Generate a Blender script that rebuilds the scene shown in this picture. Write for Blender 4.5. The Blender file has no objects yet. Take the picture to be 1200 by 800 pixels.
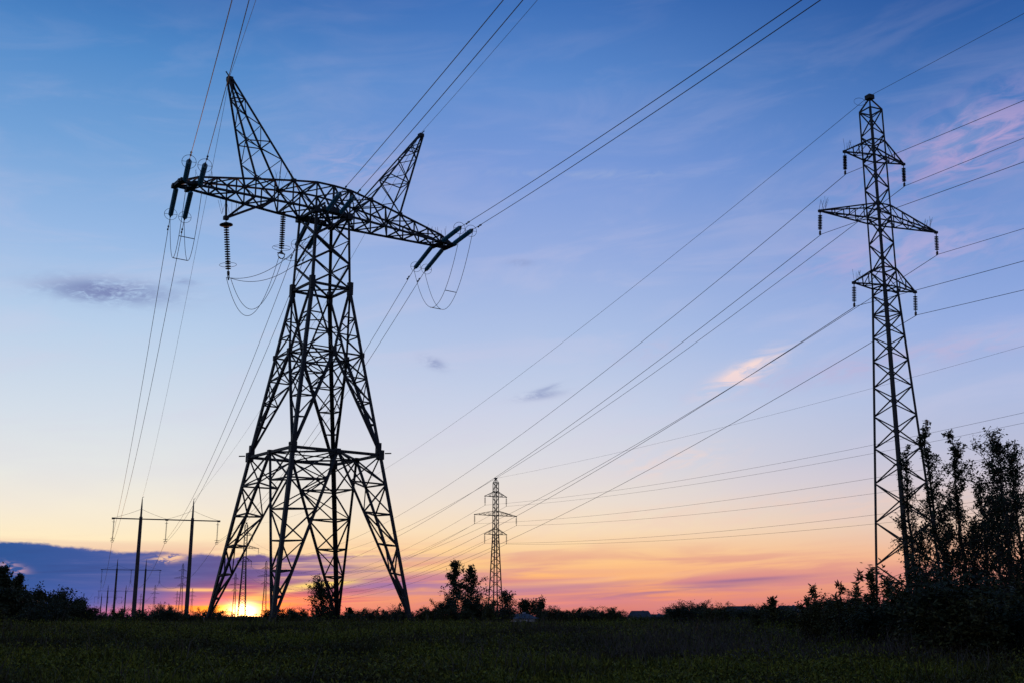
import bpy, math, random
import numpy as np
from mathutils import Vector, Matrix
R = math.radians
rng = np.random.default_rng(7)
random.seed(7)

# ------------------------------------------------------------------ camera
FPX, PITCH, W_PX = 1326.7, R(13.632), 1200.0
CZ = 1.6                                   # eye height; the far field lies at z = 1.2
scene = bpy.context.scene
col = scene.collection
cam_d = bpy.data.cameras.new('camera'); cam = bpy.data.objects.new('camera', cam_d); col.objects.link(cam)
cam.location = (0, 0, CZ); cam.rotation_euler = (math.pi/2 + PITCH, 0, 0)
cam_d.sensor_width = 36; cam_d.lens = 36*FPX/W_PX; cam_d.clip_end = 20000; cam_d.clip_start = .1
scene.camera = cam

# ------------------------------------------------------------------ view
scene.view_settings.view_transform = 'Standard'; scene.view_settings.look = 'None'
scene.view_settings.exposure = 0; scene.view_settings.gamma = 1; scene.view_settings.use_curve_mapping = False
SUN_AZ, SUN_EL = -13.0, .45                # degrees; azimuth from +Y towards +X

def lin(c):
    return tuple((v/255/12.92 if v/255 <= .04045 else ((v/255+.055)/1.055)**2.4) for v in c) + (1.0,)
def az_el(px, py):
    t = math.tan
    a = (px-600)/FPX; b = (400-py)/FPX
    y = math.cos(PITCH)-b*math.sin(PITCH); z = math.sin(PITCH)+b*math.cos(PITCH)
    return math.degrees(math.atan2(a, y)), math.degrees(math.atan2(z, math.hypot(a, y)))

# ------------------------------------------------------------------ world: dusk sky by direction
world = bpy.data.worlds.new('World'); scene.world = world; world.use_nodes = True
nt = world.node_tree; nt.nodes.clear()
class N:
    """tiny expression builder over shader maths nodes"""
    def __init__(s, nt): s.nt = nt
    def _in(s, sock, v):
        if isinstance(v, (int, float)): sock.default_value = v
        elif isinstance(v, tuple): sock.default_value = v
        else: s.nt.links.new(v, sock)
    def m(s, op, a, b=0.0, c=0.0, clamp=False):
        n = s.nt.nodes.new('ShaderNodeMath'); n.operation = op; n.use_clamp = clamp
        s._in(n.inputs[0], a); s._in(n.inputs[1], b); s._in(n.inputs[2], c); return n.outputs[0]
    def ss(s, v, lo, hi, a=0.0, b=1.0):
        n = s.nt.nodes.new('ShaderNodeMapRange'); n.interpolation_type = 'SMOOTHSTEP'
        if lo > hi: lo, hi, a, b = hi, lo, b, a
        s._in(n.inputs['Value'], v)
        for k, x in (('From Min', lo), ('From Max', hi), ('To Min', a), ('To Max', b)): n.inputs[k].default_value = x
        return n.outputs[0]
    def vec(s, x, y, z):
        n = s.nt.nodes.new('ShaderNodeCombineXYZ'); s._in(n.inputs[0], x); s._in(n.inputs[1], y); s._in(n.inputs[2], z); return n.outputs[0]
    def noise(s, v, scale, detail=4, rough=.5, dist=0.0):
        n = s.nt.nodes.new('ShaderNodeTexNoise'); s._in(n.inputs['Vector'], v)
        n.inputs['Scale'].default_value = scale; n.inputs['Detail'].default_value = detail
        n.inputs['Roughness'].default_value = rough; n.inputs['Distortion'].default_value = dist
        return n.outputs['Fac']
    def ramp(s, v, stops, lo=0.0, hi=1.0):
        n = s.nt.nodes.new('ShaderNodeMapRange'); s._in(n.inputs['Value'], v)
        n.inputs['From Min'].default_value = lo; n.inputs['From Max'].default_value = hi
        r = s.nt.nodes.new('ShaderNodeValToRGB'); s.nt.links.new(n.outputs[0], r.inputs[0])
        e = r.color_ramp.elements
        while len(e) < len(stops): e.new(.5)
        for k, (p, c) in enumerate(sorted(stops)):
            e[k].position = (p-lo)/(hi-lo); e[k].color = lin(c)
        return r.outputs[0]
    def mix(s, f, a, b):
        n = s.nt.nodes.new('ShaderNodeMix'); n.data_type = 'RGBA'; n.clamp_factor = True
        s._in(n.inputs[0], f); s._in(n.inputs[6], a); s._in(n.inputs[7], b); return n.outputs[2]
    def add(s, f, a, b):
        n = s.nt.nodes.new('ShaderNodeMix'); n.data_type = 'RGBA'; n.blend_type = 'ADD'; n.clamp_factor = True
        s._in(n.inputs[0], f); s._in(n.inputs[6], a); s._in(n.inputs[7], b); return n.outputs[2]
k = N(nt)
tc = nt.nodes.new('ShaderNodeTexCoord'); sp = nt.nodes.new('ShaderNodeSeparateXYZ'); nt.links.new(tc.outputs['Generated'], sp.inputs[0])
dx, dy, dz = sp.outputs
EL = k.m('MULTIPLY', k.m('ARCSINE', dz), 57.2958)
AZ = k.m('MULTIPLY', k.m('ARCTAN2', dx, dy), 57.2958)
def E_(py): return 13.632 + math.degrees(math.atan((400-py)/FPX))
def stops(l): return [(E_(y), c) for y, c in l] + [(60.0, tuple(int(v*.72) for v in l[0][1])), (90.0, tuple(int(v*.6) for v in l[0][1]))]
left = stops([(0, (46,104,176)), (100, (82,138,201)), (200, (114,161,215)), (300, (150,184,228)), (400, (184,207,234)), (500, (212,222,233)),
              (560, (229,231,228)), (600, (244,235,216)), (640, (255,235,194)), (690, (250,190,130)), (721, (230,140,110))])
mid = stops([(0, (62,112,184)), (100, (92,138,205)), (200, (124,155,217)), (300, (151,174,224)), (400, (176,195,230)), (480, (201,210,231)),
             (540, (219,219,225)), (590, (238,224,209)), (622, (249,222,186)), (650, (255,208,146)), (680, (255,180,114)), (702, (246,150,110)), (721, (208,116,120))])
right = stops([(0, (32,78,150)), (100, (54,102,172)), (200, (82,128,197)), (300, (116,150,212)), (400, (148,172,224)), (480, (172,187,224)),
               (540, (185,189,215)), (580, (206,195,205)), (620, (230,198,180)), (660, (240,174,144)), (700, (214,130,128)), (721, (170,100,120))])
cl, cm, cr = (k.ramp(EL, s, 0, 90) for s in (left, mid, right))
c = k.mix(k.m('MAXIMUM', k.ss(AZ, -20, -1), 0.0), cl, cm)
c = k.mix(k.ss(AZ, 0, 26), c, cr)
# everything away from the sunset is the plain blue of the evening
back = k.ramp(EL, [(0, (158,146,168)), (10, (132,144,184)), (30, (94,130,188)), (90, (64,108,174))], 0, 90)
c = k.mix(k.ss(k.m('ABSOLUTE', k.m('ADD', AZ, 5.0)), 45, 120), c, back)
# broad thin veil
veil = k.noise(k.vec(k.m('MULTIPLY', AZ, .05), k.m('MULTIPLY', EL, .12), 3.1), 1.0, 5, .55, .6)
c = k.mix(k.m('MULTIPLY', k.ss(veil, .5, .75), k.ss(EL, 5, 18, .16, .10)), c, lin((206,196,220)))
veil2 = k.noise(k.vec(k.m('MULTIPLY', AZ, .10), k.m('MULTIPLY', k.m('SUBTRACT', EL, k.m('MULTIPLY', AZ, .10)), .42), 9.0), 1.0, 6, .58, .8)
c = k.mix(k.m('MULTIPLY', k.ss(veil2, .44, .68), k.m('MULTIPLY', k.ss(EL, 3, 9), k.ss(EL, 30, 14, .05, .19))), c, lin((212,204,226)))
def blob(px, py, rx, ry, slope=0.0):
    a0, e0 = az_el(px, py); g = math.degrees(1/FPX)
    u = k.m('SUBTRACT', AZ, a0); v = k.m('SUBTRACT', k.m('SUBTRACT', EL, e0), k.m('MULTIPLY', u, slope))
    q = k.m('ADD', k.m('POWER', k.m('DIVIDE', u, rx*g), 2.0), k.m('POWER', k.m('DIVIDE', v, ry*g), 2.0))
    return k.m('EXPONENT', k.m('MULTIPLY', q, -1.0))
wis = k.noise(k.vec(k.m('MULTIPLY', AZ, .45), k.m('MULTIPLY', k.m('SUBTRACT', EL, k.m('MULTIPLY', AZ, .18)), 1.5), 0.0), 1.0, 6, .6, 1.0)
for (px, py, rx, ry, sl, cc, st) in (
        (1150, 165, 120, 38, .25, (182,162,208), .85), (1060, 297, 110, 26, .05, (174,170,216), .9), (872, 438, 40, 12, .45, (244,218,216), 1.6),
        (762, 412, 40, 14, .2, (186,190,222), .7), (420, 195, 75, 32, 0, (162,170,216), .8), (690, 205, 120, 6, -.03, (150,170,215), .6),
        (1060, 420, 190, 14, .12, (190,180,214), .6), (900, 600, 300, 16, .05, (240,206,190), .5), (790, 540, 60, 16, .1, (246,214,200), .6)):
    f = k.m('MULTIPLY', k.m('MULTIPLY', blob(px, py, rx, ry, sl), k.ss(wis, .36, .66)), st, clamp=True)
    c = k.mix(f, c, lin(cc))
wisf = k.noise(k.vec(k.m('MULTIPLY', AZ, 1.3), k.m('MULTIPLY', EL, 3.6), 5.0), 1.0, 6, .62, .9)
for (px, py, rx, ry, sl, st) in ((130, 341, 62, 12, .0, 1.15), (103, 345, 36, 7, -.05, .6), (632, 463, 26, 4.5, .12, .6), (640, 455, 18, 3, .3, .5), (508, 425, 13, 6, -.3, .7), (610, 308, 14, 4, 0, .4), (215, 330, 14, 4, -.05, .5)):
    f = k.m('MULTIPLY', k.m('MULTIPLY', blob(px, py, rx, ry, sl), k.ss(k.m('ADD', k.m('MULTIPLY', wis, .55), k.m('MULTIPLY', wisf, .45)), .36, .57)), st, clamp=True)
    c = k.mix(f, c, lin((126,140,186)))
# long rising streaks of mauve cloud low over the horizon
str_v = k.vec(k.m('MULTIPLY', AZ, .09), k.m('MULTIPLY', k.m('SUBTRACT', EL, k.m('MULTIPLY', AZ, .055)), 1.25), 7.3)
sn = k.noise(str_v, 1.0, 6, .55, .5)
sn2 = k.noise(k.vec(k.m('MULTIPLY', AZ, .13), k.m('MULTIPLY', k.m('SUBTRACT', EL, k.m('MULTIPLY', AZ, .03)), 3.0), 1.3), 1.0, 5, .55, .4)
low = k.m('MULTIPLY', k.ss(EL, .1, .7), k.ss(EL, 4.2, 1.6))
f = k.m('MULTIPLY', k.m('MULTIPLY', k.ss(sn, .42, .62), low), k.m('MULTIPLY', k.ss(AZ, 26, 6, .4, 1.0), .9))
c = k.mix(f, c, lin((212,134,142)))
for (px, py, rx, ry, sl, st, cc) in ((790, 691, 130, 3.6, .085, .8, (168,118,146)), (870, 679, 60, 2.2, .06, .8, (150,108,148)), (700, 684, 90, 3, .07, .5, (190,128,150)), (700, 703, 110, 6, .04, .8, (188,120,150)),
        (450, 683, 130, 14, .02, 1.0, (164,118,164)), (620, 690, 120, 7, .03, .55, (176,122,160)), (450, 655, 110, 4, .05, .6, (186,140,168)), (390, 664, 40, 2.6, -.01, .9, (130,105,150)),
        (560, 672, 190, 5, .02, .45, (220,150,150))):
    f = k.m('MULTIPLY', k.m('MULTIPLY', blob(px, py, rx, ry, sl), k.ss(sn2, .33, .56)), st, clamp=True)
    c = k.mix(f, c, lin(cc))
for (px, py, rx, ry, sl, st, cc) in ((480, 668, 120, 4, .05, .7, (255,214,140)), (430, 703, 90, 3, .01, .7, (252,160,110)), (740, 676, 130, 4, .06, .6, (255,196,140)), (640, 706, 160, 3, .03, .6, (250,150,120))):
    f = k.m('MULTIPLY', k.m('MULTIPLY', blob(px, py, rx, ry, sl), k.ss(sn, .30, .55)), st, clamp=True)
    c = k.mix(f, c, lin(cc))
# cloud bank on the left
edge_n = k.noise(k.vec(k.m('MULTIPLY', AZ, .42), k.m('MULTIPLY', EL, .5), 2.0), 1.0, 5, .55)
top = k.m('ADD', k.ss(AZ, -25, -17.0, 3.34, 2.98), k.m('MULTIPLY', k.m('ADD', k.m('SUBTRACT', edge_n, .5), k.m('MULTIPLY', k.m('SUBTRACT', wisf, .5), .35)), .8))
body = k.ss(k.m('SUBTRACT', top, EL), -.03, .16)
side = k.m('ADD', k.m('MULTIPLY', k.m('SUBTRACT', sn2, .5), 22.0), AZ)
body = k.m('MULTIPLY', body, k.ss(side, -6.0, -11.5))
bank_c = k.ramp(AZ, [(-60, (40,76,132)), (-25, (26,84,150)), (-20, (46,86,156)), (-16.5, (68,86,152)), (-13, (98,86,144)), (-9, (140,104,156)), (0, (170,120,150))], -60, 60)
bank_lo = k.ramp(AZ, [(-60, (50,80,138)), (-25, (50,98,172)), (-20, (66,98,176)), (-17, (112,102,168)), (-15, (186,106,136)), (-13, (236,104,84)), (-8, (232,122,112)), (0, (215,125,130))], -60, 60)
bank = k.mix(k.ss(EL, 2.1, .3), bank_c, bank_lo)
tex = k.noise(k.vec(k.m('MULTIPLY', AZ, .16), k.m('MULTIPLY', EL, 2.2), 4.4), 1.0, 6, .6, .4)
bank = k.mix(k.m('MULTIPLY', k.ss(tex, .5, .72), .32), bank, lin((112,116,176)))
bank = k.mix(k.m('MULTIPLY', k.ss(tex, .48, .3), .35), bank, lin((36,66,126)))
body = k.m('MULTIPLY', body, k.m('SUBTRACT', 1.0, k.m('MULTIPLY', k.m('MULTIPLY', blob(200, 653, 17, 4.5, .12), k.ss(wisf, .40, .52)), 1.3), clamp=True))
c = k.mix(body, c, bank)
f = k.m('MULTIPLY', k.m('MULTIPLY', blob(14, 665, 13, 4.5, -.2), k.ss(wisf, .42, .55)), .9, clamp=True); c = k.mix(f, c, lin((228,176,180)))
# sunlit gaps round the sun
for (px, py, rx, ry, sl, st, cc) in ((245, 691, 44, 2.0, -.01, 1.3, (255,190,130)), (290, 705, 80, 4.5, .03, 1.2, (255,158,66)), (262, 713, 60, 6, 0, 1.3, (255,150,44)), (378, 684, 44, 3.6, .10, 1.3, (255,216,124)),
        (335, 692, 30, 2.0, .1, 1.0, (255,205,130)), (365, 702, 70, 3, .03, .9, (252,150,110)), (282, 703, 24, 3.0, .12, 1.5, (255,222,110)), (150, 716, 60, 4, 0, .7, (214,120,140))):
    f = k.m('MULTIPLY', k.m('MULTIPLY', blob(px, py, rx, ry, sl), k.ss(sn2, .34, .52)), st, clamp=True)
    c = k.mix(f, c, lin(cc))
c = k.add(blob(290, 722, 120, 5), c, (.6, .03, .0, 1))
c = k.add(k.m('MULTIPLY', blob(284, 718, 95, 17), .75), c, (1.0, .18, .0, 1))
c = k.add(blob(284, 715, 36, 9), c, (1.5, .42, .01, 1))
c = k.add(blob(285, 715.5, 14, 7), c, (9.0, 5.6, 2.2, 1))
sky = nt.nodes.new('ShaderNodeTexSky'); sky.sky_type = 'NISHITA'; sky.sun_disc = False
sky.sun_elevation = R(SUN_EL); sky.sun_rotation = R(SUN_AZ)
bg = nt.nodes.new('ShaderNodeBackground'); bg.inputs['Strength'].default_value = 1.0
bg2 = nt.nodes.new('ShaderNodeBackground'); bg2.inputs['Strength'].default_value = .002; nt.links.new(sky.outputs[0], bg2.inputs[0])
ad = nt.nodes.new('ShaderNodeAddShader'); wo = nt.nodes.new('ShaderNodeOutputWorld')
nt.links.new(c, bg.inputs['Color']); nt.links.new(bg.outputs[0], ad.inputs[0]); nt.links.new(bg2.outputs[0], ad.inputs[1]); nt.links.new(ad.outputs[0], wo.inputs['Surface'])

# ------------------------------------------------------------------ sun, on the horizon behind the pylons
sd = bpy.data.lights.new('sun', 'SUN'); sun = bpy.data.objects.new('sun', sd); col.objects.link(sun)
sd.energy = .3; sd.angle = R(.6); sd.color = (1, .42, .16)
sdir = Vector((math.sin(R(SUN_AZ))*math.cos(R(1.2)), math.cos(R(SUN_AZ))*math.cos(R(1.2)), math.sin(R(1.2))))
sun.rotation_euler = sdir.to_track_quat('Z', 'Y').to_euler()

# ------------------------------------------------------------------ helpers
def ray(px, py):
    a = (px-600)/FPX; b = (400-py)/FPX
    return Vector((a, math.cos(PITCH)-b*math.sin(PITCH), math.sin(PITCH)+b*math.cos(PITCH)))
def place(px, dist):                       # ground point seen in column px, dist metres off
    d = ray(px, 721); h = math.hypot(d.x, d.y)
    x, y = d.x/h*dist, d.y/h*dist
    return Vector((x, y, ground_z(x, y)))
def sstep(t): t = np.clip(t, 0, 1); return t*t*(3-2*t)
def ground_z(x, y):
    r = np.hypot(x, y)
    z = 1.08*sstep((r-22)/38)
    az = np.degrees(np.arctan2(x, np.maximum(y, .1))); z = z-3.6*sstep((r-88)/75)*sstep((az+.2)/1.2)*sstep((700-r)/300)-1.6*sstep((r-92)/110)*(1-sstep((az+.2)/1.2))
    b = .13*np.sin(x*.31+1.3*np.sin(y*.17))*np.sin(y*.43+.8*np.sin(x*.23)) + .05*np.sin(x*.9+y*.35)*np.sin(y*1.3-x*.2)
    z = z + b*np.clip(r/30, 0, 1)*np.clip(1.3-r/90, 0, 1)
    return float(z) if np.ndim(z) == 0 else z
def tag(o, label=None, cat=None, group=None, kind=None):
    if label: o['label'] = label
    if cat: o['category'] = cat
    if group: o['group'] = group
    if kind: o['kind'] = kind
    return o
def empty(name, loc, rz=0.0, label=None, cat=None, group=None):
    o = bpy.data.objects.new(name, None); o.empty_display_size = .5; col.objects.link(o)
    o.location = loc; o.rotation_euler = (0, 0, rz); return tag(o, label, cat, group)
def material(name, fn):
    m = bpy.data.materials.new(name); m.use_nodes = True; t = m.node_tree; p = t.nodes['Principled BSDF']; fn(N(t), p); return m
def noisy(c1, c2, scale, rough=.6, metal=0.0, bump=0.0, spec=.3, det=5):
    def f(k, p):
        g = k.nt.nodes.new('ShaderNodeTexCoord').outputs['Object']
        n = k.noise(g, scale, det, .6)
        k.nt.links.new(k.mix(k.ss(n, .35, .65), tuple(c1)+(1,), tuple(c2)+(1,)), p.inputs['Base Color'])
        p.inputs['Roughness'].default_value = rough; p.inputs['Metallic'].default_value = metal; p.inputs['Specular IOR Level'].default_value = spec
        if bump:
            b = k.nt.nodes.new('ShaderNodeBump'); b.inputs['Strength'].default_value = bump; k.nt.links.new(n, b.inputs['Height']); k.nt.links.new(b.outputs[0], p.inputs['Normal'])
    return f
def leafy(c1, c2, trans=.15):
    def f(k, p):
        oi = k.nt.nodes.new('ShaderNodeNewGeometry')
        k.nt.links.new(k.mix(oi.outputs['Random Per Island'], tuple(c1)+(1,), tuple(c2)+(1,)), p.inputs['Base Color'])
        p.inputs['Roughness'].default_value = .65; p.inputs['Specular IOR Level'].default_value = .15
    return f
def meadow(k, p):
    t = k.nt.nodes.new('ShaderNodeTexCoord').outputs['Object']; g_ = k.nt.nodes.new('ShaderNodeNewGeometry')
    a = k.noise(t, .16, 4, .6, .5); b = k.noise(t, .9, 4, .65)
    c = k.mix(g_.outputs['Random Per Island'], (.022,.032,.003,1), (.185,.165,.016,1))
    c = k.mix(k.ss(a, .46, .60, 0, .8), c, (.022,.014,.008,1))          # patches of brown old growth
    c = k.mix(k.ss(b, .52, .66, 0, .7), c, (.016,.018,.006,1))
    k.nt.links.new(c, p.inputs['Base Color']); p.inputs['Roughness'].default_value = .7; p.inputs['Specular IOR Level'].default_value = .1
M = dict(
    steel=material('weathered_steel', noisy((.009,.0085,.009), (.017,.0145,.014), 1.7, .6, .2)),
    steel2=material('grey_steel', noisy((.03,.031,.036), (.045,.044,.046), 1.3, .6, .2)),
    rusty=material('old_fittings', noisy((.03,.025,.022), (.06,.04,.03), 6, .7, .2)),
    glass=material('teal_glass', noisy((.02,.13,.16), (.03,.17,.21), 3, .3, 0, 0, .6)),
    dark_glass=material('brown_glass', noisy((.014,.016,.02), (.02,.022,.026), 3, .7, 0, 0, .6)),
    wire=material('aluminium_wire', noisy((.04,.042,.05), (.06,.06,.065), .5, .5, .3)),
    concrete=material('concrete', noisy((.040,.028,.026), (.065,.045,.042), 1.2, .85, 0, .2)),
    bark=material('bark', noisy((.018,.014,.011), (.04,.032,.026), 5, .9, 0, .4)),
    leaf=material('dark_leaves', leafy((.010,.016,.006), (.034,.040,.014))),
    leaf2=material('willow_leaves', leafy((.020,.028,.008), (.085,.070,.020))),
    grass=material('grass_blades', meadow),
    reed=material('dry_stems', leafy((.030,.022,.014), (.085,.060,.042))),
    roof=material('dark_roof', noisy((.03,.03,.038), (.05,.05,.058), 1, .7)),
    white=material('white_wall', noisy((.62,.66,.74), (.72,.76,.82), .8, .8)),
    wall=material('grey_wall', noisy((.16,.17,.2), (.22,.22,.25), .8, .8)),
    pane=material('window_pane', noisy((.02,.025,.03), (.03,.035,.04), 1, .1)),
)
def gf(k, p):
    g = k.nt.nodes.new('ShaderNodeTexCoord').outputs['Object']
    a = k.noise(g, .22, 6, .6); b = k.noise(g, 2.6, 5, .7)
    c = k.mix(k.ss(a, .35, .65), (.030,.034,.006,1), (.060,.046,.014,1)); c = k.mix(k.ss(b, .4, .7, 0, .7), c, (.016,.015,.008,1))
    k.nt.links.new(c, p.inputs['Base Color']); p.inputs['Roughness'].default_value = .95; p.inputs['Specular IOR Level'].default_value = .05
    bu = k.nt.nodes.new('ShaderNodeBump'); bu.inputs['Strength'].default_value = .8; bu.inputs['Distance'].default_value = .1; k.nt.links.new(b, bu.inputs['Height']); k.nt.links.new(bu.outputs[0], p.inputs['Normal'])
M['ground'] = material('field_soil', gf)

class MB:
    def __init__(s): s.v = []; s.f = []
    def beam(s, a, b, w, w2=None, ext=0.0):
        a = Vector(a); b = Vector(b); d = b-a; L = d.length
        if L < 1e-5: return
        d /= L; a = a-d*ext; b = b+d*ext; w2 = w2 or w
        up = Vector((0,0,1)) if abs(d.z) < .95 else Vector((0,1,0))
        x = d.cross(up).normalized(); y = d.cross(x); i = len(s.v)
        for P in (a, b):
            for sx, sy in ((-1,-1),(1,-1),(1,1),(-1,1)): s.v.append(P+x*(w/2*sx)+y*(w2/2*sy))
        s.f += [(i,i+1,i+5,i+4),(i+1,i+2,i+6,i+5),(i+2,i+3,i+7,i+6),(i+3,i,i+4,i+7),(i+3,i+2,i+1,i),(i+4,i+5,i+6,i+7)]
    def angle(s, a, b, w, t, out):           # L-section steel, corner turned to `out`
        a = Vector(a); b = Vector(b); d = (b-a).normalized(); o = Vector(out); o = (o-d*o.dot(d)).normalized(); q = d.cross(o)
        e1 = (o+q).normalized(); e2 = (o-q).normalized(); i = len(s.v)
        prof = [(0,0),(-w,0),(-w,-t),(-t,-t),(-t,-w),(0,-w)]
        for P in (a, b):
            c0 = P+o*(w*.35)
            for (p, r) in prof: s.v.append(c0+e1*p+e2*r)
        n = 6
        for j in range(n): s.f.append((i+j, i+(j+1) % n, i+n+(j+1) % n, i+n+j))
        s.f.append(tuple(i+j for j in reversed(range(n)))); s.f.append(tuple(i+n+j for j in range(n)))
    def box(s, c, sx, sy, sz, rz=0.0):
        i = len(s.v); m = Matrix.Rotation(rz, 3, 'Z')
        for z in (-1,1):
            for x, y in ((-1,-1),(1,-1),(1,1),(-1,1)): s.v.append(Vector(c)+m@Vector((x*sx/2, y*sy/2, z*sz/2)))
        s.f += [(i+3,i+2,i+1,i),(i+4,i+5,i+6,i+7),(i,i+1,i+5,i+4),(i+1,i+2,i+6,i+5),(i+2,i+3,i+7,i+6),(i+3,i,i+4,i+7)]
    def rings(s, pts, radii, n=8, cap=True, axes=None):
        pts = [Vector(p) for p in pts]; i0 = len(s.v); prev = None
        for j, P in enumerate(pts):
            d = (pts[min(j+1, len(pts)-1)]-pts[max(j-1, 0)]).normalized()
            if prev is None:
                up = Vector((0,0,1)) if abs(d.z) < .9 else Vector((1,0,0)); x = d.cross(up).normalized()
            else: x = (prev-d*prev.dot(d)).normalized()
            prev = x; y = d.cross(x); r = radii if isinstance(radii, (int, float)) else radii[j]
            for q in range(n):
                a = 2*math.pi*q/n; s.v.append(P+x*(r*math.cos(a))+y*(r*math.sin(a)))
        for j in range(len(pts)-1):
            for q in range(n):
                a = i0+j*n+q; b = i0+j*n+(q+1) % n; s.f.append((a, b, b+n, a+n))
        if cap:
            s.f.append(tuple(i0+q for q in reversed(range(n)))); e = i0+(len(pts)-1)*n; s.f.append(tuple(e+q for q in range(n)))
    def hoop(s, c, axis, r, t, n=20, sx=1.0):
        axis = Vector(axis).normalized(); up = Vector((0,0,1)) if abs(axis.z) < .9 else Vector((1,0,0))
        x = axis.cross(up).normalized(); y = axis.cross(x)
        s.rings([Vector(c)+x*(r*math.cos(2*math.pi*j/n))+y*(r*sx*math.sin(2*math.pi*j/n)) for j in range(n+1)], t, 4, False)
    def build(s, name, mat, parent=None, smooth=False):
        me = bpy.data.meshes.new(name); me.from_pydata([tuple(v) for v in s.v], [], s.f); me.materials.append(mat); me.update()
        if smooth: me.polygons.foreach_set('use_smooth', [True]*len(me.polygons))
        o = bpy.data.objects.new(name, me); col.objects.link(o)
        if parent: o.parent = parent
        return o
def copy_tree(o, parent=None):
    q = o.copy(); col.objects.link(q); q.parent = parent
    for ch in list(o.children): copy_tree(ch, q)
    return q
def zig(m, A0, A1, B0, B1, n, w, rung=True, par=0, rw=None, X=False):
    """bracing between members A0-A1 and B0-B1"""
    A0, A1, B0, B1 = map(Vector, (A0, A1, B0, B1))
    for j in range(n):
        t0, t1 = j/n, (j+1)/n
        a0, a1, b0, b1 = A0.lerp(A1, t0), A0.lerp(A1, t1), B0.lerp(B1, t0), B0.lerp(B1, t1)
        if (j+par) % 2 == 0 or X: m.beam(a0, b1, w)
        if (j+par) % 2 == 1 or X: m.beam(b0, a1, w)
        if rung and j: m.beam(a0, b0, rw or w)

# ------------------------------------------------------------------ ground: one sheet to the horizon
def axis_pts(lim, near, d0, g):
    a = [0.0]; d = d0
    while a[-1] < lim:
        if a[-1] > near: d *= g
        a.append(a[-1]+d)
    return a
xs = axis_pts(6000, 45, .7, 1.12); xs = np.array([-x for x in reversed(xs[1:])]+xs)
ys = np.array([-y for y in reversed(axis_pts(600, 10, 2, 1.3)[1:])]+axis_pts(9000, 90, .7, 1.1))
gx, gy = np.meshgrid(xs, ys); gz = ground_z(gx, gy)
nx, ny = len(xs), len(ys)
idx = np.arange(nx*ny).reshape(ny, nx)
q = np.stack([idx[:-1,:-1], idx[:-1,1:], idx[1:,1:], idx[1:,:-1]], -1).reshape(-1, 4)
def np_mesh(name, verts, loops, per, mat, parent=None, smooth=False):
    me = bpy.data.meshes.new(name); nf = len(loops)//per
    me.vertices.add(len(verts)); me.vertices.foreach_set('co', np.asarray(verts, np.float32).ravel())
    me.loops.add(len(loops)); me.loops.foreach_set('vertex_index', np.asarray(loops, np.int32))
    me.polygons.add(nf); me.polygons.foreach_set('loop_start', np.arange(nf, dtype=np.int32)*per)
    me.update(calc_edges=True); me.materials.append(mat)
    if smooth: me.polygons.foreach_set('use_smooth', np.ones(nf, bool))
    o = bpy.data.objects.new(name, me); col.objects.link(o)
    if parent: o.parent = parent
    return o
g = np_mesh('ground', np.stack([gx.ravel(), gy.ravel(), gz.ravel()], -1), q.ravel(), 4, M['ground'], smooth=True); tag(g, kind='structure')

# ------------------------------------------------------------------ the big anchor pylon
PB = Vector((-13.097, 74.696, 1.19)); YB = R(37.342)
MBig = Matrix.Translation(PB) @ Matrix.Rotation(YB, 4, 'Z')
Z1, Z2, Z3, Z4 = 10.72, 17.45, 22.13, 27.35
H0, H3, H4 = 4.823, 1.442, 1.27
def hw(z): return H0+(H3-H0)*z/Z3 if z <= Z3 else H3+(H4-H3)*(z-Z3)/(Z4-Z3)
def cn(su, sv, z): return Vector((su*hw(z), sv*hw(z), z))
big = empty('anchor_pylon', PB, YB, 'huge black lattice pylon on four spread legs with two slanting horns on its crossarm', 'pylon')
CS = [(-1,-1),(1,-1),(1,1),(-1,1)]
def fm(i, z):                                # middle of face i at height z
    a, b = CS[i], CS[(i+1) % 4]; return (cn(*a, z)+cn(*b, z))/2
# lower legs: corner member and two face members meeting at the footing
for i, (su, sv) in enumerate(CS):
    m = MB(); foot = cn(su, sv, -.1); outv = (su, sv, 0)
    m.angle(foot, cn(su, sv, Z1), .245, .04, outv)
    nb = [fm(i, Z1), fm((i-1) % 4, Z1)]
    tips = []
    for b in nb:
        s0 = foot+(b-foot)*.02
        m.beam(s0, b, .15, .13); tips.append((s0, b))
    hs = [1.7, 3.2, 5.0, 6.95, 8.85, Z1]
    prev = None
    for j, h in enumerate(hs):
        t = (h-.25)/(Z1-.25)
        c0 = foot.lerp(cn(su, sv, Z1), t); p1 = tips[0][0].lerp(tips[0][1], t); p2 = tips[1][0].lerp(tips[1][1], t)
        if h < Z1:
            m.beam(c0, p1, .10); m.beam(c0, p2, .10); m.beam(p1, p2, .09)
        if prev:
            a0, b1, b2 = prev
            if j % 2: m.beam(a0, p1, .085); m.beam(a0, p2, .085); m.beam(b1, p2, .07)
            else: m.beam(b1, c0, .085); m.beam(b2, c0, .085); m.beam(b2, p1, .07)
            if j >= 4: m.beam(a0, p1, .07); m.beam(b1, c0, .07); m.beam(b2, c0, .07)
        prev = (c0, p1, p2)
    m.box(foot+Vector((0,0,.2)), .26, .26, .6)
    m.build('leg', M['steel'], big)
    f = MB(); f.rings([cn(su, sv, -.9), cn(su, sv, -.4), cn(su, sv, -.12)], [.4, .34, .28], 8); f.build('footing', M['concrete'], big)
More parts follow.
